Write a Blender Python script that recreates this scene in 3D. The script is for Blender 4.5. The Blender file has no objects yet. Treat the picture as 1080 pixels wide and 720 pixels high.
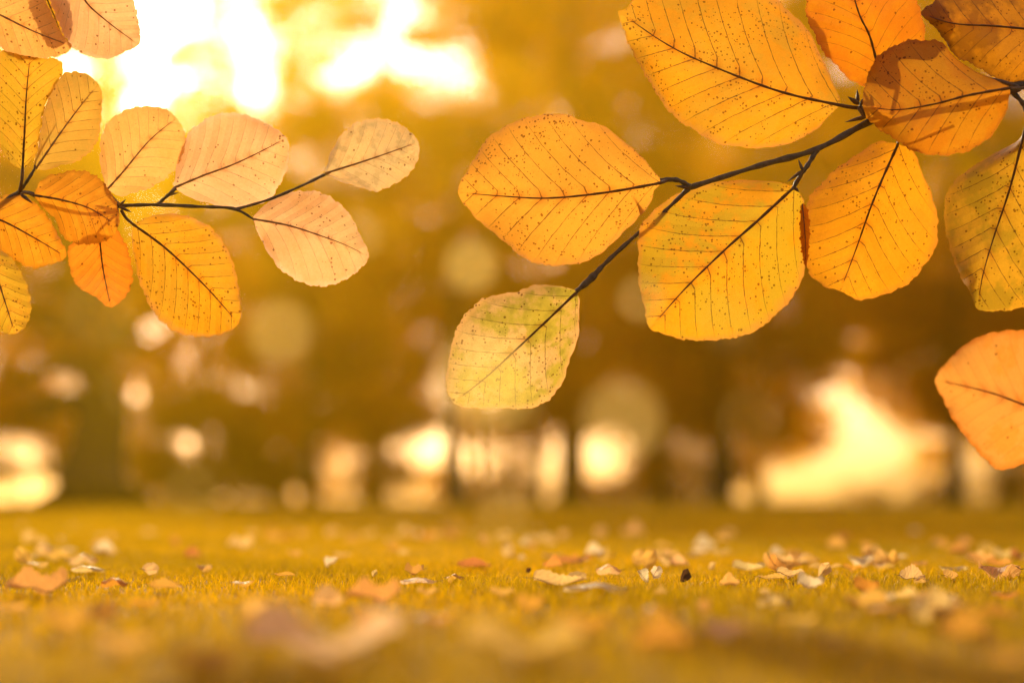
import bpy, math, random
import numpy as np
from mathutils import Vector, Matrix
R = math.radians
random.seed(7); rng = np.random.default_rng(11)
scene = bpy.context.scene
COL = scene.collection

# ------------------------------------------------------------------ camera
F = 1500.0                      # focal length in pixels of a 1080 px wide frame
CAM_H = 0.070
PITCH = math.atan((526 - 360) / F)
CAM = Vector((0, 0, CAM_H))
FWD = Vector((0, math.cos(PITCH), math.sin(PITCH)))
UP = Vector((0, -math.sin(PITCH), math.cos(PITCH)))
RT = Vector((1, 0, 0))
FOCUS = 1.15
cd = bpy.data.cameras.new('camera'); cam = bpy.data.objects.new('camera', cd); COL.objects.link(cam)
cam.location = CAM; cam.rotation_euler = (R(90) + PITCH, 0, 0)
cd.sensor_width = 36; cd.sensor_fit = 'HORIZONTAL'; cd.lens = 36 * F / 1080
cd.clip_start = 0.02; cd.clip_end = 3000
cd.dof.use_dof = True; cd.dof.focus_distance = FOCUS; cd.dof.aperture_fstop = 2.1; cd.dof.aperture_blades = 0
scene.camera = cam

def ray(px, py): return RT * ((px - 540) / F) + UP * ((360 - py) / F) + FWD
def at(px, py, d): return CAM + ray(px, py) * d              # point at depth d along the view axis
def atY(px, py, Y): r = ray(px, py); return CAM + r * (Y / r.y)
def onground(px, py): r = ray(px, py); return CAM + r * (-CAM_H / r.z)

# ------------------------------------------------------------------ light
SUN = ray(165, 18).normalized()
el = math.asin(SUN.z); az = math.atan2(SUN.x, SUN.y)
w = bpy.data.worlds.new('World'); scene.world = w; w.use_nodes = True
nt = w.node_tree; bg = nt.nodes['Background']
sky = nt.nodes.new('ShaderNodeTexSky'); sky.sky_type = 'NISHITA'; sky.sun_disc = False
sky.sun_elevation = el; sky.sun_rotation = az; sky.dust_density = 4.0; sky.air_density = 1.0; sky.ozone_density = 0.6
mx = nt.nodes.new('ShaderNodeMix'); mx.data_type = 'RGBA'; mx.blend_type = 'MULTIPLY'; mx.inputs[0].default_value = 1
nt.links.new(sky.outputs[0], mx.inputs[6]); mx.inputs[7].default_value = (1.0, 0.88, 1.0, 1)
nt.links.new(mx.outputs[2], bg.inputs[0]); bg.inputs[1].default_value = 0.15
sl = bpy.data.lights.new('sun', 'SUN'); sl.energy = 3.8; sl.angle = R(0.5); sl.color = (1.0, 0.85, 0.50)
so = bpy.data.objects.new('sun', sl); COL.objects.link(so)
so.rotation_euler = SUN.to_track_quat('Z', 'Y').to_euler(); so.location = (0, 0, 5)

vs = scene.view_settings; vs.view_transform = 'Standard'; vs.look = 'None'; vs.exposure = 1.08; vs.gamma = 1
scene.render.engine = 'CYCLES'
cy = scene.cycles
cy.use_denoising = True; cy.max_bounces = 8; cy.diffuse_bounces = 6; cy.transmission_bounces = 3; cy.glossy_bounces = 2
cy.transparent_max_bounces = 4; cy.sample_clamp_indirect = 6; cy.use_adaptive_sampling = False

# ------------------------------------------------------------------ helpers
def tag(o, label=None, cat=None, group=None, kind=None):
    for k, v in (('label', label), ('category', cat), ('group', group), ('kind', kind)):
        if v: o[k] = v
    return o
def empty(name, loc=(0, 0, 0)):
    o = bpy.data.objects.new(name, None); COL.objects.link(o); o.location = loc; o.empty_display_size = .05
    return o
def link(name, me, parent=None, loc=None):
    o = bpy.data.objects.new(name, me); COL.objects.link(o)
    if loc is not None: o.location = loc
    if parent is not None: o.parent = parent
    return o
class MB:
    """verts, faces, material index, per-face-corner data; built as one mesh"""
    def __init__(s): s.v = []; s.f = []; s.m = []; s.uv = []
    def add(s, verts, faces, mi=0, uvs=None):
        b = len(s.v); s.v += [tuple(p) for p in verts]; s.f += [tuple(i + b for i in f) for f in faces]; s.m += [mi] * len(faces)
        s.uv += (uvs if uvs is not None else [(0.5, 0.0)] * len(verts))
    def tube(s, pts, rad, seg=7, mi=0, cap=True):
        pts = [Vector(p) for p in pts]; n = len(pts); vs_, fs = [], []
        ref = Vector((0.13, 0.31, 0.94))
        for i, p in enumerate(pts):
            t = (pts[min(i + 1, n - 1)] - pts[max(i - 1, 0)]).normalized()
            a = t.cross(ref)
            if a.length < .05: a = t.cross(Vector((1, 0, 0)))
            a.normalize(); b = t.cross(a)
            for k in range(seg):
                q = 2 * math.pi * k / seg
                vs_.append(p + (a * math.cos(q) + b * math.sin(q)) * rad[i])
        for i in range(n - 1):
            for k in range(seg):
                k2 = (k + 1) % seg
                fs.append((i * seg + k, i * seg + k2, (i + 1) * seg + k2, (i + 1) * seg + k))
        if cap:
            fs.append(tuple(range(seg))[::-1]); fs.append(tuple((n - 1) * seg + k for k in range(seg)))
        s.add(vs_, fs, mi)
    def mesh(s, name, mats, smooth=True, origin=None):
        me = bpy.data.meshes.new(name)
        vv = s.v if origin is None else [tuple(Vector(p) - origin) for p in s.v]
        me.from_pydata(vv, [], s.f); me.polygons.foreach_set('material_index', s.m)
        if smooth: me.polygons.foreach_set('use_smooth', [True] * len(s.f))
        uvl = me.uv_layers.new(name='UVMap')
        li = np.empty(len(me.loops), dtype=np.int32); me.loops.foreach_get('vertex_index', li)
        uvl.data.foreach_set('uv', np.array(s.uv, dtype=np.float32)[li].ravel())
        for m in mats: me.materials.append(m)
        me.update(); return me
def crom(pts, per=8, closed=False):
    pts = [Vector(p) for p in pts]; n = len(pts); out = []
    rngi = range(n if closed else n - 1)
    for i in rngi:
        g = (lambda k: pts[k % n]) if closed else (lambda k: pts[max(0, min(n - 1, k))])
        p0, p1, p2, p3 = g(i - 1), g(i), g(i + 1), g(i + 2)
        for j in range(per):
            t = j / per
            out.append(0.5 * ((2 * p1) + (p2 - p0) * t + (2 * p0 - 5 * p1 + 4 * p2 - p3) * t * t + (3 * p1 - p0 - 3 * p2 + p3) * t ** 3))
    if not closed: out.append(pts[-1].copy())
    return out
def resample(pts, n):
    L = [0]
    for a, b in zip(pts, pts[1:]): L.append(L[-1] + (b - a).length)
    out = []; j = 0
    for i in range(n + 1):
        s = L[-1] * i / n
        while j < len(L) - 2 and L[j + 1] < s: j += 1
        d = L[j + 1] - L[j]
        out.append(pts[j].lerp(pts[j + 1], 0 if d < 1e-9 else min(1, (s - L[j]) / d)))
    return out

# ------------------------------------------------------------------ node helpers
class NT:
    def __init__(s, name):
        s.m = bpy.data.materials.new(name); s.m.use_nodes = True; s.t = s.m.node_tree; s.t.nodes.clear()
        s.out = s.t.nodes.new('ShaderNodeOutputMaterial')
    def n(s, typ, **kw):
        x = s.t.nodes.new(typ)
        for k, v in kw.items(): setattr(x, k, v)
        return x
    def set(s, sock, v):
        if isinstance(v, bpy.types.NodeSocket): s.t.links.new(v, sock)
        elif v is not None: sock.default_value = v
    def math(s, op, a, b=None, c=None, clamp=False):
        x = s.n('ShaderNodeMath', operation=op, use_clamp=clamp)
        for i, v in enumerate((a, b, c)):
            if v is not None: s.set(x.inputs[i], v)
        return x.outputs[0]
    def mix(s, f, a, b, mode='MIX'):
        x = s.n('ShaderNodeMix', data_type='RGBA', blend_type=mode)
        s.set(x.inputs[0], f); s.set(x.inputs[6], a if not isinstance(a, tuple) else (*a, 1)[:4]); s.set(x.inputs[7], b if not isinstance(b, tuple) else (*b, 1)[:4])
        return x.outputs[2]
    def noise(s, vec, scale, detail=3, rough=.5):
        x = s.n('ShaderNodeTexNoise'); s.set(x.inputs['Vector'], vec); x.inputs['Scale'].default_value = scale
        x.inputs['Detail'].default_value = detail; x.inputs['Roughness'].default_value = rough; return x.outputs[0]
    def ramp(s, v, lo, hi, clamp=True, a=0., b=1.):
        x = s.n('ShaderNodeMapRange', clamp=clamp); s.set(x.inputs[0], v)
        for i, q in enumerate((lo, hi, a, b)): s.set(x.inputs[i + 1], q)
        return x.outputs[0]
    def leafshade(s, col, trans=.6, rough=.45, spec=.35, bump=None, tcol=None):
        p = s.n('ShaderNodeBsdfPrincipled'); s.set(p.inputs['Base Color'], col); p.inputs['Roughness'].default_value = rough
        p.inputs['Specular IOR Level'].default_value = spec
        t = s.n('ShaderNodeBsdfTranslucent'); s.set(t.inputs[0], tcol if tcol is not None else col)
        if bump is not None: s.t.links.new(bump, p.inputs['Normal']); s.t.links.new(bump, t.inputs['Normal'])
        mx = s.n('ShaderNodeMixShader'); mx.inputs[0].default_value = trans
        s.t.links.new(p.outputs[0], mx.inputs[1]); s.t.links.new(t.outputs[0], mx.inputs[2]); s.t.links.new(mx.outputs[0], s.out.inputs[0])

def leaf_mat(name, base, edge=None, blotch=None, blotch_amt=0., specks=.5, vein=(.10, .035, .008), wl=.030, seed=0., scale=1.0, mottle=0.0, objcol=False, veins=.85, spec=.35, trans=.66):
    """blade of a leaf: UV = (vein phase, |lateral| 0..1)"""
    g = NT(name); tc = g.n('ShaderNodeTexCoord'); sp = g.n('ShaderNodeSeparateXYZ'); g.set(sp.inputs[0], tc.outputs['UV'])
    mp = g.n('ShaderNodeMapping'); g.set(mp.inputs[0], tc.outputs['Object']); mp.inputs[1].default_value = (seed, seed * .7, seed * 1.3)
    mp.inputs[3].default_value = (scale,) * 3; V = mp.outputs[0]
    wob = g.math('MULTIPLY', g.math('SUBTRACT', g.noise(V, 90, 2), .5), .10)
    ph = g.math('ADD', sp.outputs[0], wob)
    d = g.math('ABSOLUTE', g.math('SUBTRACT', g.math('FRACT', ph), .5))           # 0 on a vein
    wn = g.math('MULTIPLY', g.ramp(g.noise(V, 240, 2), .35, .75, a=.45, b=1.5), g.ramp(sp.outputs[1], 0, 1, a=1.25 * wl, b=.55 * wl))
    vm = g.ramp(g.math('DIVIDE', d, wn), .35, 1.35, a=1., b=0.)
    vm = g.math('MULTIPLY', vm, g.ramp(sp.outputs[1], .72, 1.0, a=veins, b=.12))
    # colour
    if objcol:
        oi = g.n('ShaderNodeObjectInfo'); base_s = oi.outputs['Color']
    else: base_s = (*base, 1)
    n1 = g.noise(V, 28, 4, .6); n2 = g.noise(V, 110, 3, .6); n3 = g.noise(V, 420, 3, .65)
    c = g.mix(g.ramp(n1, .38, .66, a=0., b=.55), base_s, g.mix(1., base_s, (.86, .74, .5, 1), 'MULTIPLY'))
    c = g.mix(g.ramp(n3, .3, .7, a=.0, b=.30), c, g.mix(1., c, (.72, .62, .4, 1), 'MULTIPLY'))
    if blotch: c = g.mix(g.ramp(g.math('ADD', n1, g.math('MULTIPLY', n2, .35)), .60, .72, a=0., b=blotch_amt), c, (*blotch, 1))
    if mottle: c = g.mix(g.math('MULTIPLY', g.ramp(n2, .48, .60), mottle), c, g.mix(1., c, (.62, .66, .60, 1), 'MULTIPLY'))
    if edge: c = g.mix(g.math('MULTIPLY', g.ramp(g.math('ADD', sp.outputs[1], g.math('MULTIPLY', n2, .25)), 1.0, 1.14), .8), c, (*edge, 1))
    # browner strip next to the midrib and in the vein axils
    c = g.mix(g.math('MULTIPLY', g.ramp(sp.outputs[1], 0.0, .16, a=1., b=0.), g.ramp(d, .0, .35, a=.75, b=.12)), c, g.mix(1., c, (.72, .36, .2, 1), 'MULTIPLY'))
    # net of tiny veins
    vo = g.n('ShaderNodeTexVoronoi', feature='DISTANCE_TO_EDGE'); g.set(vo.inputs['Vector'], V); vo.inputs['Scale'].default_value = 520
    c = g.mix(g.ramp(vo.outputs[0], .0, .10, a=.16, b=0.), c, g.mix(1., c, (.6, .45, .3, 1), 'MULTIPLY'))
    # specks: small dark fungal dots, denser in patches
    v2 = g.n('ShaderNodeTexVoronoi', feature='F1'); g.set(v2.inputs['Vector'], g.n('ShaderNodeMapping').outputs[0]); mpp = v2.inputs['Vector'].links[0].from_node
    g.set(mpp.inputs[0], V); mpp.inputs[3].default_value = (1, 1, 1); v2.inputs['Scale'].default_value = 430
    sc = g.n('ShaderNodeSeparateColor'); g.set(sc.inputs[0], v2.outputs['Color'])
    keep = g.math('LESS_THAN', sc.outputs[0], g.ramp(g.noise(V, 22, 2), .38, .68, a=.14 * specks, b=1.5 * specks))
    rad = g.math('MULTIPLY', g.math('POWER', sc.outputs[1], 2.5), .36)
    dot = g.math('MULTIPLY', g.math('LESS_THAN', g.math('ADD', v2.outputs[0], g.math('MULTIPLY', n3, .25)), g.math('ADD', rad, .25)), keep)
    c = g.mix(g.math('MULTIPLY', dot, .78), c, g.mix(1., c, (.22, .10, .04, 1), 'MULTIPLY'))
    v3 = g.n('ShaderNodeTexVoronoi', feature='F1'); g.set(v3.inputs['Vector'], V); v3.inputs['Scale'].default_value = 46
    s3 = g.n('ShaderNodeSeparateColor'); g.set(s3.inputs[0], v3.outputs['Color'])
    big = g.math('MULTIPLY', g.math('LESS_THAN', g.math('ADD', v3.outputs[0], g.math('MULTIPLY', n3, .06)), .085), g.math('LESS_THAN', s3.outputs[0], .28 * specks))
    c = g.mix(g.math('MULTIPLY', big, .8), c, g.mix(1., c, (.2, .1, .05, 1), 'MULTIPLY'))
    c = g.mix(vm, c, (*vein, 1))
    bp = g.n('ShaderNodeBump'); bp.inputs['Strength'].default_value = .55; bp.inputs['Distance'].default_value = .0012 / scale
    hgt = g.math('ADD', g.math('MULTIPLY', g.ramp(d, 0., .5), .9), g.math('MULTIPLY', n2, .9)); g.set(bp.inputs['Height'], hgt)
    g.leafshade(c, trans=trans, bump=bp.outputs[0], spec=spec)
    return g.m

def simple_mat(name, col, rough=.8, var=.3, scale=30, bump=0., col2=None, spec=.3):
    g = NT(name); tc = g.n('ShaderNodeTexCoord'); n = g.noise(tc.outputs['Object'], scale, 5, .65)
    c = g.mix(g.ramp(n, .3, .7), (*col, 1), (*(col2 or tuple(x * (1 - var) for x in col)), 1))
    p = g.n('ShaderNodeBsdfPrincipled'); g.set(p.inputs['Base Color'], c); p.inputs['Roughness'].default_value = rough; p.inputs['Specular IOR Level'].default_value = spec
    if bump:
        b = g.n('ShaderNodeBump'); b.inputs['Strength'].default_value = .8; b.inputs['Distance'].default_value = bump; g.set(b.inputs['Height'], n); g.set(p.inputs['Normal'], b.outputs[0])
    g.set(g.out.inputs[0], p.outputs[0]); return g.m
def card_mat(name, spec=.2, trans=.6):
    g = NT(name); a = g.n('ShaderNodeAttribute', attribute_name='col'); g.leafshade(a.outputs['Color'], trans=trans, rough=.5, spec=spec); return g.m

M_rib = simple_mat('midrib_brown', (.13, .048, .014), .6, .4, 400, spec=.25)
M_rib2 = simple_mat('midrib_tan', (.34, .17, .06), .6, .4, 400, spec=.25)
M_twig = simple_mat('twig_bark', (.045, .024, .012), .55, .5, 260, .0006, col2=(.11, .075, .05))
M_bud = simple_mat('bud_scale', (.06, .028, .014), .5, .4, 500, .0003, col2=(.16, .08, .035))
M_bark = simple_mat("tree_bark", (.06, .024, .009), .9, .5, 6, .03, col2=(.035, .016, .008))
M_crown = card_mat('crown_leaves', spec=.06, trans=.82)
M_blade = card_mat('grass_blades', spec=.12, trans=.55)

# ------------------------------------------------------------------ hanging leaves, traced and built at their own depth
def catpath(ctrl, n): return resample(crom([Vector((a, b, 0)) for a, b in ctrl], 10), n)
def build_leaf(outline, base, tip, mid, depth, tilt=(0, 0), curl=0., nv=9, mat=None, parent=None, petiole=None, seed=0, off=.5, rib=1.0, slope=.24, ribm=None, wav=.0026, name='leaf', serr=1.0, fold=None):
    """outline: closed pixel polygon; base/tip: pixel ends of the midrib; mid: a pixel it passes through"""
    rnd = random.Random(seed)
    ring = crom([Vector((a, b, 0)) for a, b in outline], 8, True)
    def near(p): return min(range(len(ring)), key=lambda i: (ring[i] - Vector((*p, 0))).length)
    ib, it = near(base), near(tip); n = len(ring)
    A = [ring[(ib + k) % n] for k in range(((it - ib) % n) + 1)]
    B = [ring[(ib - k) % n] for k in range(((ib - it) % n) + 1)]
    NS, K = 84, 9
    A = resample(A, NS); B = resample(B, NS)
    midp = catpath([base, mid, tip] if len(mid) == 2 and not isinstance(mid[0], tuple) else [base, *mid, tip], NS)
    midp[0] = (A[0] + B[0]) / 2; midp[-1] = A[-1].copy()
    ax = Vector((tip[0] - base[0], tip[1] - base[1], 0)); L = ax.length; ax /= L
    cx = sum(p.x for p in ring) / n; cyy = sum(p.y for p in ring) / n
    def dep(q, lat, t):
        x, y = (q.x - cx) / F * depth, (q.y - cyy) / F * depth
        lat = lat * min(1, 2.2 * math.sin(math.pi * min(.999, max(.001, t)))) ** .9
        return depth + tilt[0] * x + tilt[1] * y + curl * lat * lat * L / F * depth + wav * lat * math.sin(t * 9 + seed) + wav * 1.6 * math.sin(q.x * .045 + seed * 2) * math.sin(q.y * .05 + seed)
    o = MB(); verts, uvs, faces = [], [], []
    nx = Vector((-ax.y, ax.x, 0)); b0 = Vector((base[0], base[1], 0)); ms = [((m - b0).dot(ax), (m - b0).dot(nx)) for m in midp]
    def latmid(sv):
        for (s0, l0), (s1, l1) in zip(ms, ms[1:]):
            if s0 <= sv <= s1: return l0 + (l1 - l0) * (sv - s0) / max(1e-6, s1 - s0)
        return ms[0][1] if sv < ms[0][0] else ms[-1][1]
    W = 2 * K + 1
    for i in range(NS + 1):
        t = i / NS
        for j in range(-K, K + 1):
            lat = j / K; E = (A if j > 0 else B)[i]; wl = abs(lat)
            q = midp[i].lerp(E, wl)
            sv = (q - b0).dot(ax); lv = 0 if j == 0 else abs((q - b0).dot(nx) - latmid(sv)); rel = lv / L
            ph = nv * (sv / L - 1.12 * rel + .75 * rel * rel) + (off if j > 0 else .22)
            if wl > .99 and 1 < i < NS - 1:      # shallow teeth where the side veins end, plus small wear
                nrm = (E - midp[i]).normalized()
                q = q + nrm * (1.4 * (math.cos(2 * math.pi * (ph - .5)) * .5) + .7 * math.cos(2 * math.pi * (ph * 2.7 + .2)) + rnd.uniform(-.55, .45)) * serr
            verts.append(at(q.x, q.y, dep(q, wl, t))); uvs.append((ph, wl))
    for i in range(NS):
        for j in range(W - 1):
            a = i * W + j; faces.append((a, a + 1, a + W + 1, a + W))
    org = verts[K].copy()
    o.add(verts, faces, 0, uvs)
    pxm = depth / F
    ribs = [verts[i * W + K] - ray(540, 360) * (.00035) for i in range(0, NS - 3, 3)]
    rr = [pxm * rib * (1.25 * (1 - i / len(ribs)) ** .8 + .30) * (1 + .18 * math.sin(i * 2.1 + seed)) for i in range(len(ribs))]
    if petiole:
        pp = crom([at(a, b, d) for a, b, d in petiole] + [ribs[0]], 6)[:-1]
        ribs = pp + ribs; rr = [rr[0] * (1.25 - .25 * i / len(pp)) for i in range(len(pp))] + rr
    o.tube(ribs, rr, 6, 1)
    return link(name, o.mesh('leaf', [mat, ribm or (M_rib2 if mat.name in ('leaf_peach_flare', 'leaf_pink_peach_flare', 'leaf_mottled_peach_flare', 'leaf_dull_gold') else M_rib)], origin=org), parent, org - (parent.location if parent else Vector()))
def twig(parent, pts, rad_px, name='twig', seg=8, per=8, knots=True):
    P = crom([at(*p) for p in pts], per); n = len(P); rs = []
    for i in range(n):
        f = i / (n - 1) * (len(rad_px) - 1); k = min(int(f), len(rad_px) - 2); r = rad_px[k] + (rad_px[k + 1] - rad_px[k]) * (f - k)
        rs.append(r * FOCUS / F * (1 + (.15 * math.sin(i * 1.7) + .10 * math.sin(i * .63 + 1) if knots else 0)))
    o = MB(); o.tube(P, rs, seg); org = P[0]
    return link(name, o.mesh('twig', [M_twig], origin=org), parent, org - parent.location)
def bud(parent, p0, p1, r_px, d=FOCUS, d1=None):
    a = at(*p0, d); b = at(*p1, d if d1 is None else d1); prof = [(0, .35), (.12, .8), (.3, 1), (.5, .92), (.7, .62), (.87, .3), (1, .05)]
    o = MB(); o.tube([a.lerp(b, t) for t, _ in prof], [r_px * FOCUS / F * k for _, k in prof], 7)
    side = (b - a).normalized().cross(ray(540, 360)).normalized() * r_px * FOCUS / F
    for s, t0, t1 in ((1, .1, .62), (-1, .05, .45), (.6, .3, .85), (-.7, .3, .74)):   # overlapping scales
        o.tube([a.lerp(b, t0) + side * s * .5, a.lerp(b, (t0 + t1) / 2) + side * s * .72, a.lerp(b, t1) + side * s * .55], [r_px * FOCUS / F * .38, r_px * FOCUS / F * .4, r_px * FOCUS / F * .06], 5)
    return link('bud', o.mesh('bud', [M_bud], origin=a), parent, a - parent.location)

D0 = FOCUS
GOLD = (.82, .365, .014)
mA = leaf_mat('leaf_gold', GOLD, edge=(.62, .26, .05), blotch=(.62, .38, .03), blotch_amt=.45, specks=.62, seed=1)
mB = leaf_mat('leaf_gold_peach', (.84, .385, .038), edge=(.66, .28, .05), blotch=(.86, .40, .04), blotch_amt=.5, specks=.7, seed=2.3)
mC = leaf_mat('leaf_gold_green', (.82, .375, .012), edge=(.66, .26, .04), blotch=(.50, .38, .02), blotch_amt=.65, specks=.50, seed=3.1)
mD = leaf_mat('leaf_gold_clear', (.84, .37, .012), edge=(.68, .24, .02), specks=.34, seed=4.7)
mE = leaf_mat('leaf_green_tan', (.66, .42, .14), edge=(.80, .42, .14), blotch=(.42, .36, .02), blotch_amt=.75, specks=.62, mottle=.55, seed=5.9, vein=(.10, .06, .015))
mF = leaf_mat('leaf_amber', (.62, .26, .012), edge=(.45, .15, .01), blotch=(.60, .20, .008), blotch_amt=.6, specks=.42, seed=6.4)
mG = leaf_mat('leaf_orange', (.68, .25, .008), edge=(.50, .14, .01), blotch=(.62, .17, .008), blotch_amt=.5, specks=.12, seed=7.7, veins=.6)
mH = leaf_mat('leaf_amber_dark', (.50, .20, .008), edge=(.20, .07, .01), blotch=(.22, .08, .006), blotch_amt=.8, specks=.34, seed=8.2)
mI = leaf_mat('leaf_olive_gold', (.62, .33, .018), edge=(.72, .34, .02), blotch=(.34, .22, .012), blotch_amt=.7, specks=.60, seed=9.3)
mJ = leaf_mat('leaf_plain_orange', (.80, .33, .045), edge=(.66, .18, .01), blotch=(.80, .38, .08), blotch_amt=.6, specks=.04, seed=10.1, veins=.5, vein=(.35, .17, .03))
mK = leaf_mat('leaf_peach_flare', (.90, .48, .135), edge=(.82, .42, .12), specks=.26, seed=11.4, vein=(.36, .19, .07))  # peach tones of the left leaves: lens flare veil put into the base colour
mL = leaf_mat('leaf_pink_peach_flare', (.92, .52, .24), edge=(.90, .55, .30), specks=.22, seed=12.9, vein=(.42, .24, .11))
mM = leaf_mat('leaf_mottled_peach_flare', (.74, .48, .20), edge=(.80, .46, .16), blotch=(.58, .42, .20), blotch_amt=.6, specks=.16, mottle=.5, seed=13.3, vein=(.36, .22, .09))
mP = leaf_mat('leaf_bright_amber', (.82, .36, .022), edge=(.55, .2, .01), blotch=(.66, .25, .01), blotch_amt=.6, specks=.3, seed=16.1)
mQ = leaf_mat('leaf_bright_orange', (.80, .29, .018), edge=(.55, .16, .01), blotch=(.74, .22, .01), blotch_amt=.5, specks=.1, seed=17.4, veins=.6)
mN = leaf_mat('leaf_yellow_green', (.80, .41, .03), edge=(.70, .36, .02), blotch=(.54, .38, .02), blotch_amt=.5, specks=.5, seed=14.8)
mO = leaf_mat('leaf_dull_gold', (.70, .38, .06), edge=(.66, .32, .05), blotch=(.54, .34, .05), blotch_amt=.6, specks=.3, seed=15.5)

# --- big branch, upper right
br = empty('beech_branch', at(1230, 40, D0 + .02))
tag(br, 'dark beech branch with nine large golden leaves hanging across the upper right', 'branch')
twig(br, [(1600, -260, 1.30), (1420, -90, 1.23), (1230, 40, 1.17), (1120, 82, D0 + .004), (1062, 92, D0 + .004), (990, 106, D0 + .010), (925, 125, D0 + .006), (862, 157, D0), (800, 175, D0), (727, 198, D0 + .002)],
     [13, 10, 7, 5, 4.2, 3.6, 3.5, 3.3, 3.0, 2.7])
twig(br, [(727, 198, D0 + .002), (702, 222, D0 + .006), (672, 247, D0 + .008), (640, 276, D0 + .004), (622, 295, D0), (603, 311, D0)], [2.7, 2.0, 2.0, 2.4, 4.0, 2.0])
twig(br, [(728, 197, D0 + .001), (714, 190, D0 - .001), (694, 190, D0)], [2.6, 2.6, 1.9])
twig(br, [(862, 157, D0), (852, 174, D0 - .002), (843, 186, D0 - .003), (836, 200, D0 - .002)], [3.0, 2.6, 2.0, 1.8])
twig(br, [(922, 127, D0 + .006), (913, 120, D0), (906, 112, D0 - .002)], [3.4, 3.2, 3.0])
twig(br, [(1062, 92, D0 + .004), (1078, 108, D0 + .002), (1084, 122, D0 + .002)], [3, 2.6, 2.2])
bud(br, (906, 110), (894, 102), 2.6, D0 - .002, D0 - .006); bud(br, (905, 108), (904, 94), 1.9, D0 - .002)
bud(br, (907, 111), (916, 99), 2.1, D0 - .001, D0 - .01); bud(br, (917, 122), (891, 129), 2.3, D0 - .001)
bud(br, (905, 113), (912, 126), 1.6, D0 - .008)
bud(br, (846, 180), (830, 192), 1.6, D0 - .004); bud(br, (847, 181), (842, 168), 1.7, D0 - .004); bud(br, (728, 198), (712, 196), 2.0); bud(br, (838, 198), (843, 203), 1.8)
bud(br, (1076, 93), (1040, 81), 3.0, D0 - .004, D0 - .012); bud(br, (1066, 98), (1040, 92), 1.8, D0 - .004, D0 - .012)
bud(br, (1078, 94), (1056, 101), 2.2, D0 + .0, D0 - .003)
build_leaf([(885, 111), (884, 100), (878, 83), (865, 55), (850, 30), (825, 5), (800, -15), (760, -32), (715, -30), (690, -20), (672, -5), (661, 9), (652, 12), (655, 24), (662, 45), (673, 67), (690, 95), (704, 116), (720, 130), (737, 140), (755, 151), (780, 155), (810, 156), (835, 150), (858, 138), (875, 122)],
           (885, 111), (652, 12), [(820, 96), (742, 66), (700, 45)], D0 - .002, (.10, -.25), .10, 10, mA, br, [(906, 114, D0), (896, 113, D0 - .002)], 1)
build_leaf([(697, 193), (690, 180), (678, 166), (660, 150), (640, 135), (615, 127), (590, 120), (560, 123), (537, 131), (515, 145), (505, 159), (492, 181), (483, 203), (500, 228), (520, 245), (540, 262), (555, 274), (575, 280), (600, 279), (620, 275), (637, 264), (652, 250), (668, 236), (678, 222), (676, 228), (688, 210), (690, 200)],
           (697, 193), (483, 203), [(640, 203), (580, 209), (530, 207)], D0 - .003, (-.15, .15), .12, 9, mB, br, [(714, 189, D0), (705, 190, D0)], 2)
build_leaf([(838, 197), (846, 207), (850, 225), (850, 255), (850, 280), (845, 295), (835, 315), (815, 335), (800, 347), (780, 355), (750, 359), (720, 358), (700, 352), (685, 346), (680, 325), (674, 300), (673, 270), (675, 240), (690, 222), (710, 207), (740, 195), (770, 190), (810, 191), (827, 193)],
           (838, 197), (686, 346), [(800, 232), (765, 263), (722, 305)], D0 - .006, (.15, -.1), .10, 9, mC, br, [(846, 181, D0 - .003), (842, 190, D0 - .004)], 3, rib=1.15)
build_leaf([(947, 152), (962, 158), (972, 180), (983, 205), (989, 232), (987, 260), (975, 280), (962, 296), (945, 306), (925, 313), (905, 316), (886, 307), (870, 302), (855, 290), (850, 278), (848, 258), (851, 215), (860, 200), (880, 180), (900, 165), (925, 151), (938, 150)],
           (947, 152), (886, 307), [(930, 190), (917, 222), (903, 262)], D0 + .003, (-.2, .15), .12, 8, mD, br, [(972, 128, D0 + .012), (950, 140, D0 + .008)], 4)
build_leaf([(608, 308), (611, 325), (610, 350), (603, 375), (592, 405), (580, 420), (570, 427), (553, 431), (525, 430), (500, 430), (480, 426), (472, 412), (471, 395), (475, 370), (480, 350), (490, 332), (505, 318), (520, 311), (545, 308), (560, 301), (580, 300), (600, 304)],
           (608, 308), (478, 424), [(580, 335), (545, 368), (510, 400)], D0, (.1, .2), .10, 8, mE, br, None, 5)
build_leaf([(1065, 93), (1055, 88), (1040, 80), (1020, 70), (1005, 58), (993, 44), (975, 43), (960, 42), (940, 50), (925, 60), (916, 78), (911, 95), (910, 112), (914, 124), (925, 135), (945, 148), (965, 160), (990, 164), (1020, 160), (1040, 148), (1055, 130), (1063, 110)],
           (1065, 93), (911, 112), [(1020, 101), (985, 110), (945, 116)], D0 - .030, (-.25, -.2), .14, 7, mF, br, [(1080, 93, D0 - .01), (1072, 93, D0 - .025)], 6)
build_leaf([(928, 62), (945, 62), (958, 55), (975, 42), (973, 20), (962, -10), (935, -38), (900, -48), (868, -38), (853, -10), (850, 15), (858, 35), (866, 52), (875, 62), (890, 78), (903, 88), (915, 92), (924, 80)],
           (926, 72), (890, -42), [(917, 38), (905, 12)], D0 + .010, (.3, .1), .10, 7, mG, br, [(921, 118, D0 + .006), (928, 90, D0 + .012)], 7)
build_leaf([(1115, 34), (1105, 62), (1092, 82), (1080, 90), (1062, 89), (1045, 80), (1025, 68), (1008, 60), (997, 44), (985, 28), (971, 14), (985, 2), (1000, -15), (1040, -32), (1080, -30), (1105, -8)],
           (1115, 34), (971, 14), [(1052, 28), (1005, 25)], D0 - .004, (.2, -.3), .16, 7, mH, br, [(1150, 66, D0), (1130, 44, D0 - .002)], 8)
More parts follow.
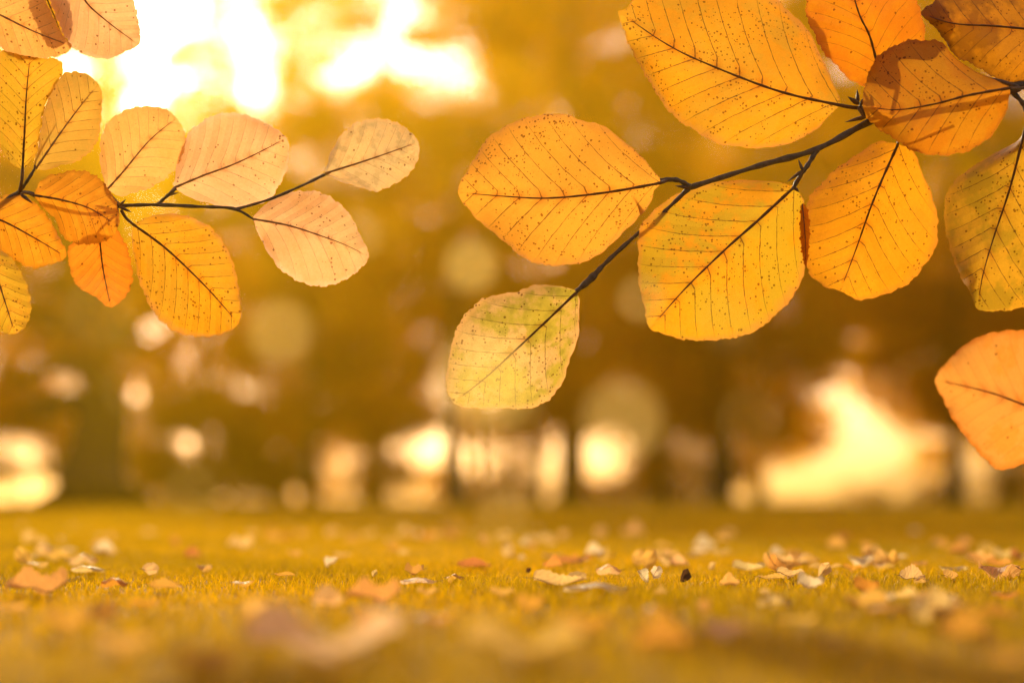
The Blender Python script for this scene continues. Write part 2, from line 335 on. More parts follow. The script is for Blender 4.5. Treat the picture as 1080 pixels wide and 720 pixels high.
build_leaf([(1084, 124), (1075, 147), (1050, 162), (1020, 180), (1003, 195), (996, 215), (997, 240), (1003, 265), (1012, 290), (1024, 310), (1031, 326), (1050, 328), (1075, 325), (1095, 315), (1110, 280), (1115, 230), (1108, 180), (1094, 145)],
           (1084, 124), (1031, 326), [(1066, 195), (1048, 250), (1036, 292)], D0 + .002, (-.25, .2), .14, 9, mI, br, None, 9)
# small curled sliver of orange leaf showing between the two golden ones
build_leaf([(846, 215), (852, 222), (854, 240), (853, 262), (850, 282), (846, 268), (844, 250), (844, 228)], (846, 215), (850, 282), [(849, 248)], D0 - .008, (0.9, .0), .2, 5, mG, br, None, 21, rib=.4, name='leaf_flap')

# --- single leaf, right edge
b2 = empty('beech_twig', at(1200, 470, D0 - .06))
tag(b2, 'thin twig with one soft orange leaf, alone low at the right edge', 'twig')
twig(b2, [(1420, 330, 1.12), (1300, 420, 1.10), (1200, 466, D0 - .06), (1142, 446, D0 - .07)], [6, 5, 3.5, 2.2])
build_leaf([(986, 400), (1000, 380), (1020, 362), (1045, 351), (1075, 348), (1105, 355), (1130, 380), (1147, 412), (1142, 444), (1122, 467), (1098, 482), (1078, 489), (1056, 496), (1040, 485), (1022, 465), (1005, 442), (994, 420)],
           (1142, 442), (986, 400), [(1090, 430), (1045, 414)], D0 - .095, (.2, .1), .12, 8, mJ, b2, [(1158, 452, D0 - .08), (1150, 448, D0 - .09)], 10)

# --- left branch
bl = empty('beech_branch', at(-150, 230, D0 + .02))
tag(bl, 'thin beech branch reaching in from the left with eleven orange and flare tinted pale peach leaves', 'branch')
twig(bl, [(-560, 40, 1.28), (-360, 140, 1.22), (-150, 225, D0 + .02), (-40, 238, D0 + .006), (19, 204, D0 + .003), (48, 211, D0 + .012), (92, 219, D0 + .014), (128, 217, D0 + .004), (166, 216, D0), (210, 218, D0), (246, 220, D0), (267, 231, D0)],
     [11, 8, 6, 3.2, 2.4, 2.2, 2.1, 2.1, 2.0, 1.8, 1.7, 1.2], per=6)
twig(bl, [(19, 204, D0 + .003), (28, 192, D0), (36, 179, D0)], [2.2, 1.8, 1.4])
twig(bl, [(166, 216, D0), (176, 207, D0), (186, 199, D0)], [1.8, 1.7, 1.4])
twig(bl, [(248, 221, D0 + .002), (285, 210, D0 + .003), (318, 196, D0 + .001), (343, 184, D0)], [1.5, 1.5, 1.4, 1.5])
twig(bl, [(36, 180, D0), (40, 165, D0 + .004), (60, 130, D0 + .01)], [1.0, .9, .6])
bud(bl, (126, 218), (139, 224), 1.7, D0 - .01); bud(bl, (124, 219), (125, 238), 1.5, D0 - .002); bud(bl, (126, 217), (133, 210), 1.3, D0 - .004)
bud(bl, (22, 205), (35, 215), 1.8, D0 - .004); bud(bl, (178, 206), (189, 203), 1.2); bud(bl, (343, 184), (352, 180), 1.4, D0 - .003)
bud(bl, (128, 218), (100, 208), 2.2, D0 + .012, D0 + .022)
build_leaf([(113, 200), (108, 185), (105, 165), (108, 140), (118, 125), (135, 115), (155, 112), (175, 115), (188, 127), (196, 145), (193, 163), (183, 180), (170, 192), (150, 201), (128, 206)],
           (113, 200), (187, 124), [(131, 180), (158, 148)], D0 + .002, (.1, .2), .12, 8, mK, bl, [(127, 216, D0), (119, 208, D0)], 11, rib=.8)
build_leaf([(184, 198), (184, 188), (188, 165), (198, 142), (215, 127), (235, 119), (258, 121), (280, 130), (300, 143), (305, 158), (302, 180), (293, 198), (284, 210), (265, 218), (240, 219), (210, 212), (194, 205)],
           (184, 198), (303, 145), [(215, 185), (245, 174), (275, 160)], D0 - .001, (-.1, .2), .10, 8, mL, bl, [(178, 205, D0)], 12, rib=.85)
build_leaf([(343, 183), (345, 172), (350, 158), (362, 140), (380, 128), (400, 125), (420, 130), (434, 140), (442, 152), (440, 170), (430, 185), (415, 195), (395, 202), (375, 196), (358, 190)],
           (343, 183), (441, 150), [(375, 173), (405, 163)], D0, (.15, .1), .10, 8, mM, bl, None, 13, rib=.8)
build_leaf([(267, 231), (275, 220), (290, 208), (310, 202), (335, 202), (355, 212), (370, 228), (380, 248), (389, 270), (378, 285), (360, 297), (335, 302), (312, 295), (292, 280), (278, 258)],
           (267, 231), (389, 271), [(305, 238), (345, 251), (368, 260)], D0 - .003, (.1, -.2), .10, 8, mL, bl, None, 14, rib=.8)
build_leaf([(141, 237), (148, 232), (165, 226), (190, 226), (215, 235), (232, 250), (245, 275), (252, 305), (253, 338), (235, 352), (210, 355), (185, 350), (165, 333), (150, 305), (142, 275), (139, 250)],
           (141, 237), (252, 342), [(175, 262), (212, 297), (235, 322)], D0 - .002, (-.15, .2), .10, 9, mA, bl, [(128, 222, D0 + .003), (133, 230, D0)], 15, rib=.9)
build_leaf([(104, 240), (122, 243), (132, 255), (138, 275), (140, 295), (133, 312), (117, 324), (100, 313), (80, 300), (72, 275), (74, 257), (88, 246)],
           (104, 240), (117, 324), [(106, 260), (109, 285)], D0 + .010, (.2, .1), .12, 7, mQ, bl, [(124, 220, D0 + .006), (112, 230, D0 + .010)], 16, rib=.8)
build_leaf([(36, 206), (45, 190), (65, 182), (88, 180), (105, 188), (115, 200), (123, 215), (126, 235), (118, 250), (100, 257), (80, 257), (65, 248), (58, 232), (46, 219)],
           (36, 206), (122, 237), [(65, 211), (95, 220)], D0 - .022, (-.2, -.1), .14, 7, mP, bl, [(22, 204, D0), (29, 203, D0 - .012)], 17, rib=.85)
build_leaf([(-28, 226), (-18, 212), (0, 207), (18, 205), (35, 212), (50, 228), (60, 245), (70, 270), (50, 280), (30, 282), (10, 270), (-8, 256), (-24, 240)],
           (-28, 226), (70, 271), [(0, 232), (33, 249)], D0 - .004, (.1, .2), .12, 8, mP, bl, [(-36, 236, D0 + .004)], 18, rib=.85)
build_leaf([(-26, 250), (-12, 252), (0, 262), (15, 275), (28, 300), (33, 325), (28, 342), (16, 352), (0, 350), (-18, 340), (-30, 315), (-34, 280)],
           (-26, 250), (16, 352), [(-6, 285), (6, 320)], D0 + .004, (.2, -.1), .10, 8, mN, bl, [(-36, 238, D0 + .006)], 19, rib=.85)
build_leaf([(24, 178), (8, 168), (-6, 145), (-12, 115), (-8, 80), (0, 55), (22, 58), (45, 62), (60, 62), (67, 73), (58, 92), (48, 110), (42, 140), (38, 162)],
           (24, 178), (32, 58), [(26, 140), (28, 100)], D0 - .008, (-.1, .15), .10, 9, mN, bl, [(21, 202, D0), (23, 190, D0 - .004)], 20, rib=.9)
build_leaf([(38, 178), (41, 150), (47, 115), (57, 90), (68, 77), (85, 76), (99, 83), (107, 97), (107, 120), (104, 145), (90, 165), (65, 175)],
           (38, 178), (103, 90), [(62, 143), (85, 112)], D0 + .004, (.15, .1), .12, 8, mO, bl, None, 22, rib=.85)

# --- upper left sprig
bt = empty('beech_branch', at(30, -110, D0 + .01))
tag(bt, 'short beech sprig hanging from above into the upper left corner with three pale leaves', 'branch')
twig(bt, [(-330, -420, 1.2), (-200, -260, 1.18), (-70, -150, D0 + .01), (0, -95, D0 + .004), (60, -62, D0), (78, -42, D0)], [8, 6, 4.5, 3, 2.2, 1.6])
twig(bt, [(0, -95, D0 + .004), (-24, -40, D0), (-34, -2, D0)], [2.2, 1.8, 1.4])
twig(bt, [(60, -62, D0), (48, -40, D0 + .008), (42, -24, D0 + .01)], [1.8, 1.4, 1.2])
build_leaf([(-36, 0), (-22, -16), (0, -24), (30, -18), (48, 2), (60, 26), (68, 40), (76, 49), (66, 58), (45, 62), (20, 62), (0, 50), (-20, 32)],
           (-36, 0), (76, 49), [(0, 16), (35, 33)], D0 - .014, (.1, .2), .10, 8, mK, bt, None, 23, rib=.85)
build_leaf([(76, -40), (98, -38), (122, -25), (137, -8), (144, 10), (148, 32), (147, 47), (132, 55), (115, 62), (95, 60), (78, 52), (69, 40), (60, 20), (52, -4), (56, -26)],
           (76, -40), (147, 48), [(88, -2), (112, 22)], D0 - .004, (-.1, .2), .10, 8, mL, bt, None, 24, rib=.8)
build_leaf([(40, -26), (62, -16), (74, 4), (78, 28), (72, 44), (56, 50), (44, 30), (34, 8), (32, -12)],
           (40, -26), (68, 47), [(50, 0), (60, 24)], D0 + .012, (.1, .1), .10, 7, mI, bt, None, 25, rib=.7)

# ------------------------------------------------------------------ ground
gm = NT('lawn_soil')
tc = gm.n('ShaderNodeTexCoord'); V = tc.outputs['Object']
n1 = gm.noise(V, .9, 4); n2 = gm.noise(V, 60, 4, .7)
c = gm.mix(gm.ramp(n1, .35, .65), (.40, .21, .008, 1), (.34, .19, .008, 1))
c = gm.mix(gm.ramp(n2, .35, .7, a=0., b=.6), c, (.13, .075, .012, 1))
p = gm.n('ShaderNodeBsdfPrincipled'); gm.set(p.inputs['Base Color'], c); p.inputs['Roughness'].default_value = .9; p.inputs['Specular IOR Level'].default_value = .2
b = gm.n('ShaderNodeBump'); b.inputs['Distance'].default_value = .01; b.inputs['Strength'].default_value = 1; gm.set(b.inputs['Height'], n2); gm.set(p.inputs['Normal'], b.outputs[0])
gm.set(gm.out.inputs[0], p.outputs[0])
me = bpy.data.meshes.new('lawn'); xs = [-110, -60, -12, -3, 0, 3, 12, 60, 110]; ys = [-60, -4, 0, 1, 3, 8, 20, 60, 90, 120]
me.from_pydata([(x, y, 0) for y in ys for x in xs], [], [(j * 9 + i, j * 9 + i + 1, (j + 1) * 9 + i + 1, (j + 1) * 9 + i) for j in range(len(ys) - 1) for i in range(8)])
me.materials.append(gm.m); tag(link('lawn', me), kind='structure')

def np_mesh(name, verts, faces_n, nper, cols, mat):
    """verts (N*k,3), each card has the same topology given by faces_n (list of index tuples)"""
    k = nper; N = len(verts) // k; me = bpy.data.meshes.new(name)
    me.vertices.add(len(verts)); me.vertices.foreach_set('co', verts.astype(np.float32).ravel())
    loops = np.concatenate([np.array(f) for f in faces_n]); sizes = np.array([len(f) for f in faces_n])
    tot = len(loops)
    li = (loops[None, :] + (np.arange(N) * k)[:, None]).ravel()
    st = np.concatenate([[0], np.cumsum(sizes)[:-1]]); ls = (st[None, :] + (np.arange(N) * tot)[:, None]).ravel()
    me.loops.add(len(li)); me.loops.foreach_set('vertex_index', li.astype(np.int32))
    me.polygons.add(len(ls)); me.polygons.foreach_set('loop_start', ls.astype(np.int32))
    me.polygons.foreach_set('loop_total', np.tile(sizes, N).astype(np.int32))
    a = me.attributes.new('col', 'FLOAT_COLOR', 'POINT'); a.data.foreach_set('color', np.c_[np.repeat(cols, k, 0), np.ones(N * k)].astype(np.float32).ravel())
    me.materials.append(mat); me.update(); me.validate(); return me

# grass blades: bands whose density falls with distance
def grass_band(y0, y1, dens, h, wd, side=.44, extra=.25):
    area = (y1 - y0) * 2 * (side * (y0 + y1) / 2 + extra); n = int(area * dens)
    y = np.sqrt(rng.uniform((y0 + extra / side) ** 2, (y1 + extra / side) ** 2, n)) - extra / side
    x = rng.uniform(-1, 1, n) * (side * y + extra)
    # patchiness: height follows a slow wave
    pat = .75 + .3 * np.sin(x * 9 + 1.3 * np.sin(y * 7)) * np.sin(y * 8 + x * 3)
    if y1 > 4: pat = pat * .3 + .65
    hh = h * rng.uniform(.45, 1.15, n) * pat; a = rng.uniform(0, 2 * np.pi, n); ln = rng.normal(0, .45, (n, 2)) * hh[:, None]
    ww = wd * rng.uniform(.6, 1.2, n) / 2; dx, dy = np.cos(a) * ww, np.sin(a) * ww
    P = np.zeros((n, 5, 3))
    P[:, 0] = np.c_[x - dx, y - dy, 0 * x - .001]; P[:, 1] = np.c_[x + dx, y + dy, 0 * x - .001]
    mxx, my = x + ln[:, 0] * .35, y + ln[:, 1] * .35
    P[:, 2] = np.c_[mxx + dx * .8, my + dy * .8, hh * .6]; P[:, 3] = np.c_[mxx - dx * .8, my - dy * .8, hh * .6]
    P[:, 4] = np.c_[x + ln[:, 0], y + ln[:, 1], hh]
    t = rng.uniform(0, 1, (n, 1)) ; v = rng.uniform(.75, 1.15, (n, 1))
    c1 = np.array([.62, .375, .003]); c2 = np.array([.90, .52, .004]); c3 = np.array([.74, .44, .06])
    c = np.where(t < .6, c1, c2) * v; c = np.where(rng.uniform(0, 1, (n, 1)) < .07, c3, c)
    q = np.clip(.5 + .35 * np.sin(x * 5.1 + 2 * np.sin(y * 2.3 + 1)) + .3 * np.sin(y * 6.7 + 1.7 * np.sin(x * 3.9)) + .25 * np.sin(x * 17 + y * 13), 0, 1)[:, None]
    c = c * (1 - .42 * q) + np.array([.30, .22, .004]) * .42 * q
    return P.reshape(-1, 3), c
parts = [grass_band(*q) for q in ((.30, .95, 42000, .011, .0011), (.95, 1.7, 85000, .0105, .0010), (1.7, 3.2, 30000, .012, .0016), (3.2, 7, 7000, .016, .004), (7, 20, 900, .022, .012))]
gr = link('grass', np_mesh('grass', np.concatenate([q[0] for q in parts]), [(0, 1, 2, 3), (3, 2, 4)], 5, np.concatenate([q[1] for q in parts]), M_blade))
tag(gr, 'short golden green autumn grass covering the whole lawn', 'grass', kind='stuff')

# ------------------------------------------------------------------ trees
def cards(centres, size, col, jit=.16, var=None):
    n = len(centres)
    u = rng.normal(size=(n, 3)); u /= np.linalg.norm(u, axis=1)[:, None]
    q = rng.normal(size=(n, 3)); q -= (q * u).sum(1)[:, None] * u; q /= np.linalg.norm(q, axis=1)[:, None]
    nn = np.cross(u, q); s = (size * rng.uniform(.6, 1.3, n))[:, None]
    P = np.zeros((n, 6, 3))
    P[:, 0] = centres - u * s * .5; P[:, 1] = centres - u * s * .12 + q * s * .30 + nn * s * .08; P[:, 2] = centres + u * s * .25 + q * s * .22 + nn * s * .06
    P[:, 3] = centres + u * s * .55; P[:, 4] = centres + u * s * .25 - q * s * .22 + nn * s * .06; P[:, 5] = centres - u * s * .12 - q * s * .30 + nn * s * .08
    return P.reshape(-1, 3)
def tree(name, label, cat, px, Y, tw, top, blobs, col, col2=None, group=None, dens=1.0, card=None, limbs=True, clump=.30, trunk=True, lean=0, depth=.9):
    base = atY(px, 530, Y); base.z = 0; t = empty(name, base); tag(t, label, cat, group)
    pxm = Y / F; rad = tw * pxm / 2; rnd = random.Random(int(px * 7 + Y))
    o = MB()
    tp = atY(px + lean, top, Y); n = 9; P, rr = [], []
    for i in range(n):
        f = i / (n - 1); P.append(Vector((base.x + (tp.x - base.x) * f + math.sin(i * 1.3 + px) * rad * .25, Y + math.cos(i * 1.7 + px) * rad * .3, tp.z * f - .02)))
        rr.append(rad * (1.25 if i == 0 else 1.0) * (1 - .72 * f) * (1.12 if i == 1 else 1))
    P.insert(1, P[0].lerp(P[1], .25)); rr.insert(0, rad * 1.75); rr[1] = rad * 1.25
    o.tube(P, rr, 12)
    C, cl = [], []
    Y0 = card or max(.055, Y * .0052)
    for (cx, cyp, rx, ry, k) in blobs:
        c0 = atY(cx, cyp, Y + (k or 0)); Rx, Rz = rx * pxm, ry * pxm; Ry = min(Rx, 2.6) * depth
        nc = max(5, int(dens * 16 * (Rx * Rz * Ry) ** .62 / (clump * Y / 20) ** 1.5))
        if limbs:
            s = P[min(len(P) - 1, max(2, int(len(P) * min(.95, .35 + .5 * (c0.z / max(tp.z, .1)) ** 1.2))))]
            md = s.lerp(c0, .5) + Vector((0, 0, abs(c0.x - s.x) * .12)); l = (c0 - s).length
            if l > .1: o.tube(crom([s, md, c0, c0 + (c0 - md) * .6], 4), [rad * .42 * (1 - i / 14) for i in range(13)], 6)
            for _ in range(3):
                e = c0 + Vector((rnd.uniform(-1, 1) * Rx, rnd.uniform(-1, 1) * Ry, rnd.uniform(-.6, 1) * Rz)) * .8
                m2 = md.lerp(c0, rnd.uniform(.2, .9)); o.tube([m2, m2.lerp(e, .5) + Vector((0, 0, .1 * Rz)), e], [rad * .20, rad * .13, rad * .04], 5)
        d = rng.normal(size=(nc, 3)); d /= np.linalg.norm(d, axis=1)[:, None]; d *= (rng.uniform(.15, 1, nc) ** .45)[:, None]
        cc = np.array(c0)[None] + d * np.array([Rx, Ry, Rz])[None]
        sg = clump * Y / 20 * rng.uniform(.5, 1.2, nc); per = 34
        pts = np.repeat(cc, per, 0) + rng.normal(size=(nc * per, 3)) * np.repeat(sg, per)[:, None] * np.array([1, 1, .6])
        tone = np.repeat(rng.uniform(0, 1, nc), per)[:, None] * .75 + rng.uniform(0, .25, (nc * per, 1))
        ca, cb = np.array(col), np.array(col2 or [x * .6 for x in col])
        C.append(pts); cl.append((ca * (1 - tone) + cb * tone) * rng.uniform(.8, 1.2, (nc * per, 1)))
    C = np.concatenate(C); cl = np.concatenate(cl); keep = C[:, 2] > .04; C, cl = C[keep], cl[keep]
    me = np_mesh('crown', cards(C, Y0, None) - np.tile(np.array(base), (len(C) * 6, 1)), [(0, 1, 2, 3), (0, 3, 4, 5)], 6, cl, M_crown)
    if trunk: link('trunk' if cat == 'tree' else 'stem', o.mesh('trunk', [M_bark], origin=base), t)
    link('crown' if cat == 'tree' else 'foliage', me, t); return len(C)

RUST, RUST2 = (.74, .30, .006), (.56, .20, .006)  # rust crowns stand where foliage is shaded; shade put into leaf colour
AMB, AMB2 = (.86, .44, .008), (.68, .30, .006)
YEL, YEL2 = (.90, .56, .006), (.86, .46, .006)
NCARD = 0
G1 = 'park trees standing beyond the lawn'
NCARD += tree('beech_tree', 'broad dark trunked tree nearest the lawn on the left, rusty brown crown', 'tree', 104, 15, 74, 250,
     [(40, 300, 95, 75, 0), (140, 360, 75, 62, -.4), (20, 400, 70, 50, .5), (180, 290, 80, 60, .6), (80, 330, 90, 60, 1.2), (-120, 330, 120, 90, 0), (-60, 180, 120, 100, 1), (10, 230, 70, 55, 0), (5, 446, 80, 17, 0)], RUST, RUST2, G1, dens=.55)
NCARD += tree('beech_tree', 'slim dark trunk rising behind the lowest hanging leaf, amber brown crown', 'tree', 480, 21, 22, 180,
     [(470, 250, 90, 62, 0), (400, 300, 80, 55, -.5), (545, 300, 90, 60, .5), (480, 360, 70, 45, 0), (620, 260, 80, 60, 1), (560, 380, 60, 34, .5), (430, 395, 45, 30, 0)], YEL, AMB2, G1, dens=.5)
NCARD += tree('beech_tree', 'dark brown crowned tree behind the two middle golden leaves on the right', 'tree', 760, 22, 22, 200,
     [(760, 280, 110, 80, 0), (680, 370, 90, 62, .5), (800, 390, 80, 58, -.5), (850, 300, 90, 70, 1), (740, 440, 55, 28, 0), (660, 270, 70, 60, 0), (850, 350, 55, 40, 0)], AMB, RUST2, G1, dens=.5)
NCARD += tree('beech_tree', 'narrow trunked brown tree beside the single orange leaf at the right', 'tree', 1006, 19, 17, 190,
     [(1010, 300, 100, 75, 0), (1050, 400, 90, 62, .4), (975, 370, 62, 62, 0), (930, 300, 70, 55, .8), (1012, 424, 50, 32, 0), (1120, 330, 110, 90, 0), (1090, 445, 60, 30, 0)], RUST, RUST2, G1, dens=.55)
NCARD += tree('beech_tree', 'pair stemmed golden tree midway between the left trunk and the centre', 'tree', 330, 27, 15, 260,
     [(330, 340, 75, 55, 0), (270, 370, 50, 34, .6), (390, 400, 62, 46, 0), (320, 430, 62, 32, 0), (370, 330, 60, 45, 1), (290, 300, 70, 36, 0)], YEL, AMB2, G1, dens=.7)
NCARD += tree('beech_tree', 'thin golden tree just right of the lowest hanging leaf', 'tree', 568, 30, 9, 300,
     [(575, 400, 55, 45, 0), (610, 430, 40, 24, 0), (540, 440, 30, 26, 0), (600, 340, 70, 46, 1)], AMB, AMB2, G1)
NCARD += tree('beech_tree', 'thin yellow tree left of the wide white gap in the background', 'tree', 700, 32, 12, 320,
     [(700, 440, 40, 44, 0), (742, 430, 46, 34, 0), (715, 380, 62, 40, 1), (690, 490, 18, 26, 0)], YEL, AMB2, G1)
# tall yellow trees further back
NCARD += tree('beech_tree', 'tall bright yellow tree filling the top centre behind the hanging leaves', 'tree', 600, 38, 18, -30,
     [(600, 60, 120, 80, 0), (560, 10, 70, 50, 0), (640, 100, 70, 60, -1), (480, 150, 90, 60, 0), (700, 140, 120, 80, 0), (560, 190, 100, 50, 1), (640, -60, 160, 80, 0), (500, 20, 50, 40, 0)], YEL, YEL2, G1, card=.21, dens=.7, depth=.45, clump=.40)
NCARD += tree('beech_tree', 'tall olive yellow tree filling the top right behind the large leaves', 'tree', 1062, 40, 14, -30,
     [(900, 80, 120, 90, 0), (1020, 160, 120, 80, 0), (850, 190, 110, 60, 1), (960, -40, 170, 90, 0), (1080, 40, 90, 80, 0), (930, 240, 100, 50, 0)], YEL, YEL2, G1, card=.21, dens=.7, depth=.45, clump=.40)
NCARD += tree('beech_tree', 'loose airy yellow tree with sky gaps left of the top centre', 'tree', 400, 44, 14, 20,
     [(385, 130, 70, 45, 0), (430, 200, 90, 50, 0), (330, 210, 80, 45, 0), (455, 100, 40, 60, 1), (380, 20, 34, 34, 0), (455, -10, 34, 44, 0), (350, 265, 90, 40, 0)], YEL, YEL2, G1, card=.2, dens=1.3, depth=.5, clump=.38)
NCARD += tree('beech_tree', 'low amber tree under the glare at the upper left', 'tree', 215, 42, 14, 140,
     [(215, 170, 70, 45, 0), (150, 230, 90, 55, 0), (270, 230, 80, 50, 0), (90, 190, 60, 60, 0), (210, 290, 100, 46, 0), (320, 120, 40, 34, 0)], YEL, AMB2, G1, card=.2, dens=.8, depth=.5)
# a belt of trees far behind: crowns everywhere but where the photograph shows sky between them
GAPS = [(165, 10, 40, 42), (272, 50, 17, 24), (412, 62, 24, 17), (420, -5, 16, 16), (490, 76, 17, 28), (12, 478, 30, 5), (38, 514, 36, 4), (203, 390, 8, 9), (203, 472, 9, 11), (163, 432, 7, 9),
        (437, 390, 9, 10), (432, 492, 13, 12), (500, 478, 20, 14), (560, 487, 13, 16), (549, 519, 12, 10), (628, 488, 52, 20), (745, 476, 15, 18), (890, 428, 20, 30), (902, 485, 44, 34), (850, 512, 62, 15), (955, 508, 56, 16), (1035, 500, 18, 30), (1072, 98, 14, 9), (280, 520, 10, 8)]
far = [(-560, 57), (-400, 60), (-230, 55), (1400, 60), (1560, 56), (-60, 56), (90, 54), (180, 60), (300, 55), (395, 60), (505, 56), (610, 61), (690, 55), (800, 58), (1005, 60), (1120, 56), (1240, 58)]
FL = ['outermost far tree on the left, outside the picture', 'second far tree outside the left edge', 'third far tree outside the left edge', 'second far tree outside the right edge', 'outermost far tree on the right, outside the picture', 'far golden tree outside the left edge', 'far tree right behind the big left trunk', 'far tree right of the big left trunk, under the glare', 'far golden tree behind the round pale leaf tips on the left', 'far yellow tree left of the slim dark trunk',
      'far tree right of the slim dark trunk', 'far tree above the central white gap', 'far tree behind the largest hanging leaves', 'far tree left of the wide white gap', 'far tree right of the wide white gap', 'far tree behind the single orange leaf', 'far golden tree outside the right edge']
fb = [[] for _ in far]; rb = random.Random(3)
for gy in range(-40, 530, 34):
    for gx in range(-640, 1660, 38):
        x, y = gx + rb.uniform(-12, 12), gy + rb.uniform(-9, 9); r = rb.uniform(24, 34)
        if 60 < x < 410 and y < 100 and rb.random() < (.15 if x < 225 else .0): continue
        if any(((x - a) / (rx + r * .5)) ** 2 + ((y - b_) / (ry + r * .5)) ** 2 < 1 for a, b_, rx, ry in GAPS): continue
        if y > 470: r *= .7
        if y < 120 and x < 200 and rb.random() < .15: continue
        k = min(range(len(far)), key=lambda i: abs(far[i][0] - x) + rb.uniform(0, 25)); fb[k].append((x, y, r, r * .85, rb.uniform(-2.5, 2.5)))
for (fx, fy), bl_, lb in zip(far, fb, FL):
    if bl_: NCARD += tree('beech_tree', lb, 'tree', fx, fy, 12, 60, bl_, *((YEL, YEL2) if fx > 500 else rb.choice(((YEL, AMB), (YEL, YEL2), (YEL, AMB2)))), 'belt of trees far behind the lawn', card=.26, limbs=False, clump=.16, dens=.42 if fx < 500 else .62, depth=.6)
# shrubs and low trees far behind
G2 = 'rounded shrubs along the far edge of the lawn'
for (nm, px, Y, tw, top, bl_, ca, cb, lab) in (
    ('shrub', 250, 34, 6, 480, [(240, 440, 46, 40, 0), (186, 425, 34, 44, -1), (152, 492, 26, 30, -1), (200, 505, 40, 22, 0), (290, 470, 50, 40, 0), (165, 465, 18, 50, 0), (250, 505, 80, 20, 0)], YEL, AMB2, 'broad yellow shrub right of the big left trunk'),
    ('shrub', 400, 36, 6, 480, [(400, 500, 36, 28, 0), (385, 450, 44, 28, 0), (430, 440, 26, 22, 0)], YEL, AMB2, 'yellow shrub left of the slim dark trunk'),
    ('shrub', 530, 38, 6, 480, [(520, 514, 42, 14, 0), (540, 498, 14, 30, 0), (565, 465, 12, 34, 0), (508, 465, 14, 10, 0)], AMB, AMB2, 'low amber shrub at the foot of the central thin tree'),
    ('shrub', 640, 40, 6, 500, [(640, 519, 52, 13, 0), (690, 510, 26, 20, 0)], AMB, AMB2, 'low amber shrub below the central white gap'),
    ('shrub', 750, 34, 6, 480, [(752, 495, 30, 34, 0), (722, 510, 16, 20, 0)], RUST, AMB2, 'dark rounded shrub left of the wide white gap'),
    ('shrub', 925, 44, 5, 515, [(917, 519, 16, 8, 0)], AMB, AMB2, 'tiny low shrub in the middle of the wide white gap'),
    ('shrub', 975, 44, 5, 510, [(975, 518, 30, 6, 0), (1006, 512, 9, 12, 0)], RUST, AMB2, 'flat low rust shrub right of the tiny shrub'),
    ('shrub', 1075, 40, 5, 500, [(1070, 512, 30, 12, 0), (1110, 500, 40, 24, 0)], RUST, AMB2, 'rust shrub under the single orange leaf at the right edge'),
    ('shrub', 20, 40, 5, 500, [(30, 494, 52, 8, 0), (-40, 490, 40, 30, 0), (72, 470, 20, 26, 0), (20, 450, 50, 14, 0)], AMB, RUST2, 'amber shrub left of the big trunk at the left edge')):
    NCARD += tree(nm, lab, 'shrub', px, Y, tw, top, bl_, ca, cb, G2, card=.15, limbs=False, clump=.22)
print('cards', NCARD)

# ------------------------------------------------------------------ fallen leaves
M_fall = leaf_mat('fallen_leaf_blade', (.8, .5, .3), edge=None, specks=.25, wl=.05, seed=3, scale=1.6, objcol=True, vein=(.30, .14, .05), spec=.45, trans=.62, veins=.6)
def fallen_proto(seed, curl, fold, twist):
    rnd = random.Random(seed); NS, K = 40, 6; o = MB(); v, uv, f = [], [], []
    for i in range(NS + 1):
        t = i / NS; wd = .33 * math.sin(math.pi * t ** .85) ** .75 * (1 + .07 * math.sin(t * 52 + seed) + .04 * math.sin(t * 23 + seed * 3))
        for j in range(-K, K + 1):
            l = j / K; x = t - .5; y = l * wd
            z = curl * (l * l) * wd * 1.2 + fold * abs(l) * wd + .16 * math.sin(t * 8 + seed) * (.4 + abs(l)) * .5 + .03 * math.sin(l * 5 + t * 11 + seed) + twist * (t - .5) * l * .3 + curl * .35 * (t - .5) ** 2 * 2
            v.append((x, y, z)); uv.append((8 * t - 2 * abs(l) + (.5 if j > 0 else .2), abs(l)))
    W = 2 * K + 1
    for i in range(NS):
        for j in range(W - 1): a = i * W + j; f.append((a, a + 1, a + W + 1, a + W))
    o.add(v, f, 0, uv)
    ribs = [Vector(v[i * W + K]) + Vector((0, 0, -.004)) for i in range(0, NS + 1, 2)]
    st = [ribs[0] + Vector((-.20, .03, .05)), ribs[0] + Vector((-.10, .01, .01))]
    o.tube(st + ribs, [.010, .009] + [.010 * (1 - i / len(ribs)) + .003 for i in range(len(ribs))], 5, 1)
    zz = sorted(p[2] for p in o.v)[len(o.v) // 12]
    return o.mesh('fallen_leaf', [M_fall, M_rib], origin=Vector((0, 0, zz)))
PROT = [fallen_proto(*q) for q in ((1, .25, .0, .3), (2, .55, .1, -.5), (3, .9, .2, .8), (4, -.5, .0, .4), (5, .3, .9, .2), (6, -.3, -.5, -.8), (7, 1.2, -.2, 1.0), (8, .1, .15, -.2))]
CRM, TAN, ORG, RED, GLD, BRN, WHT = (.92, .66, .26), (.86, .54, .15), (.84, .44, .09), (.62, .26, .07), (.86, .54, .12), (.10, .05, .02), (.96, .80, .52)
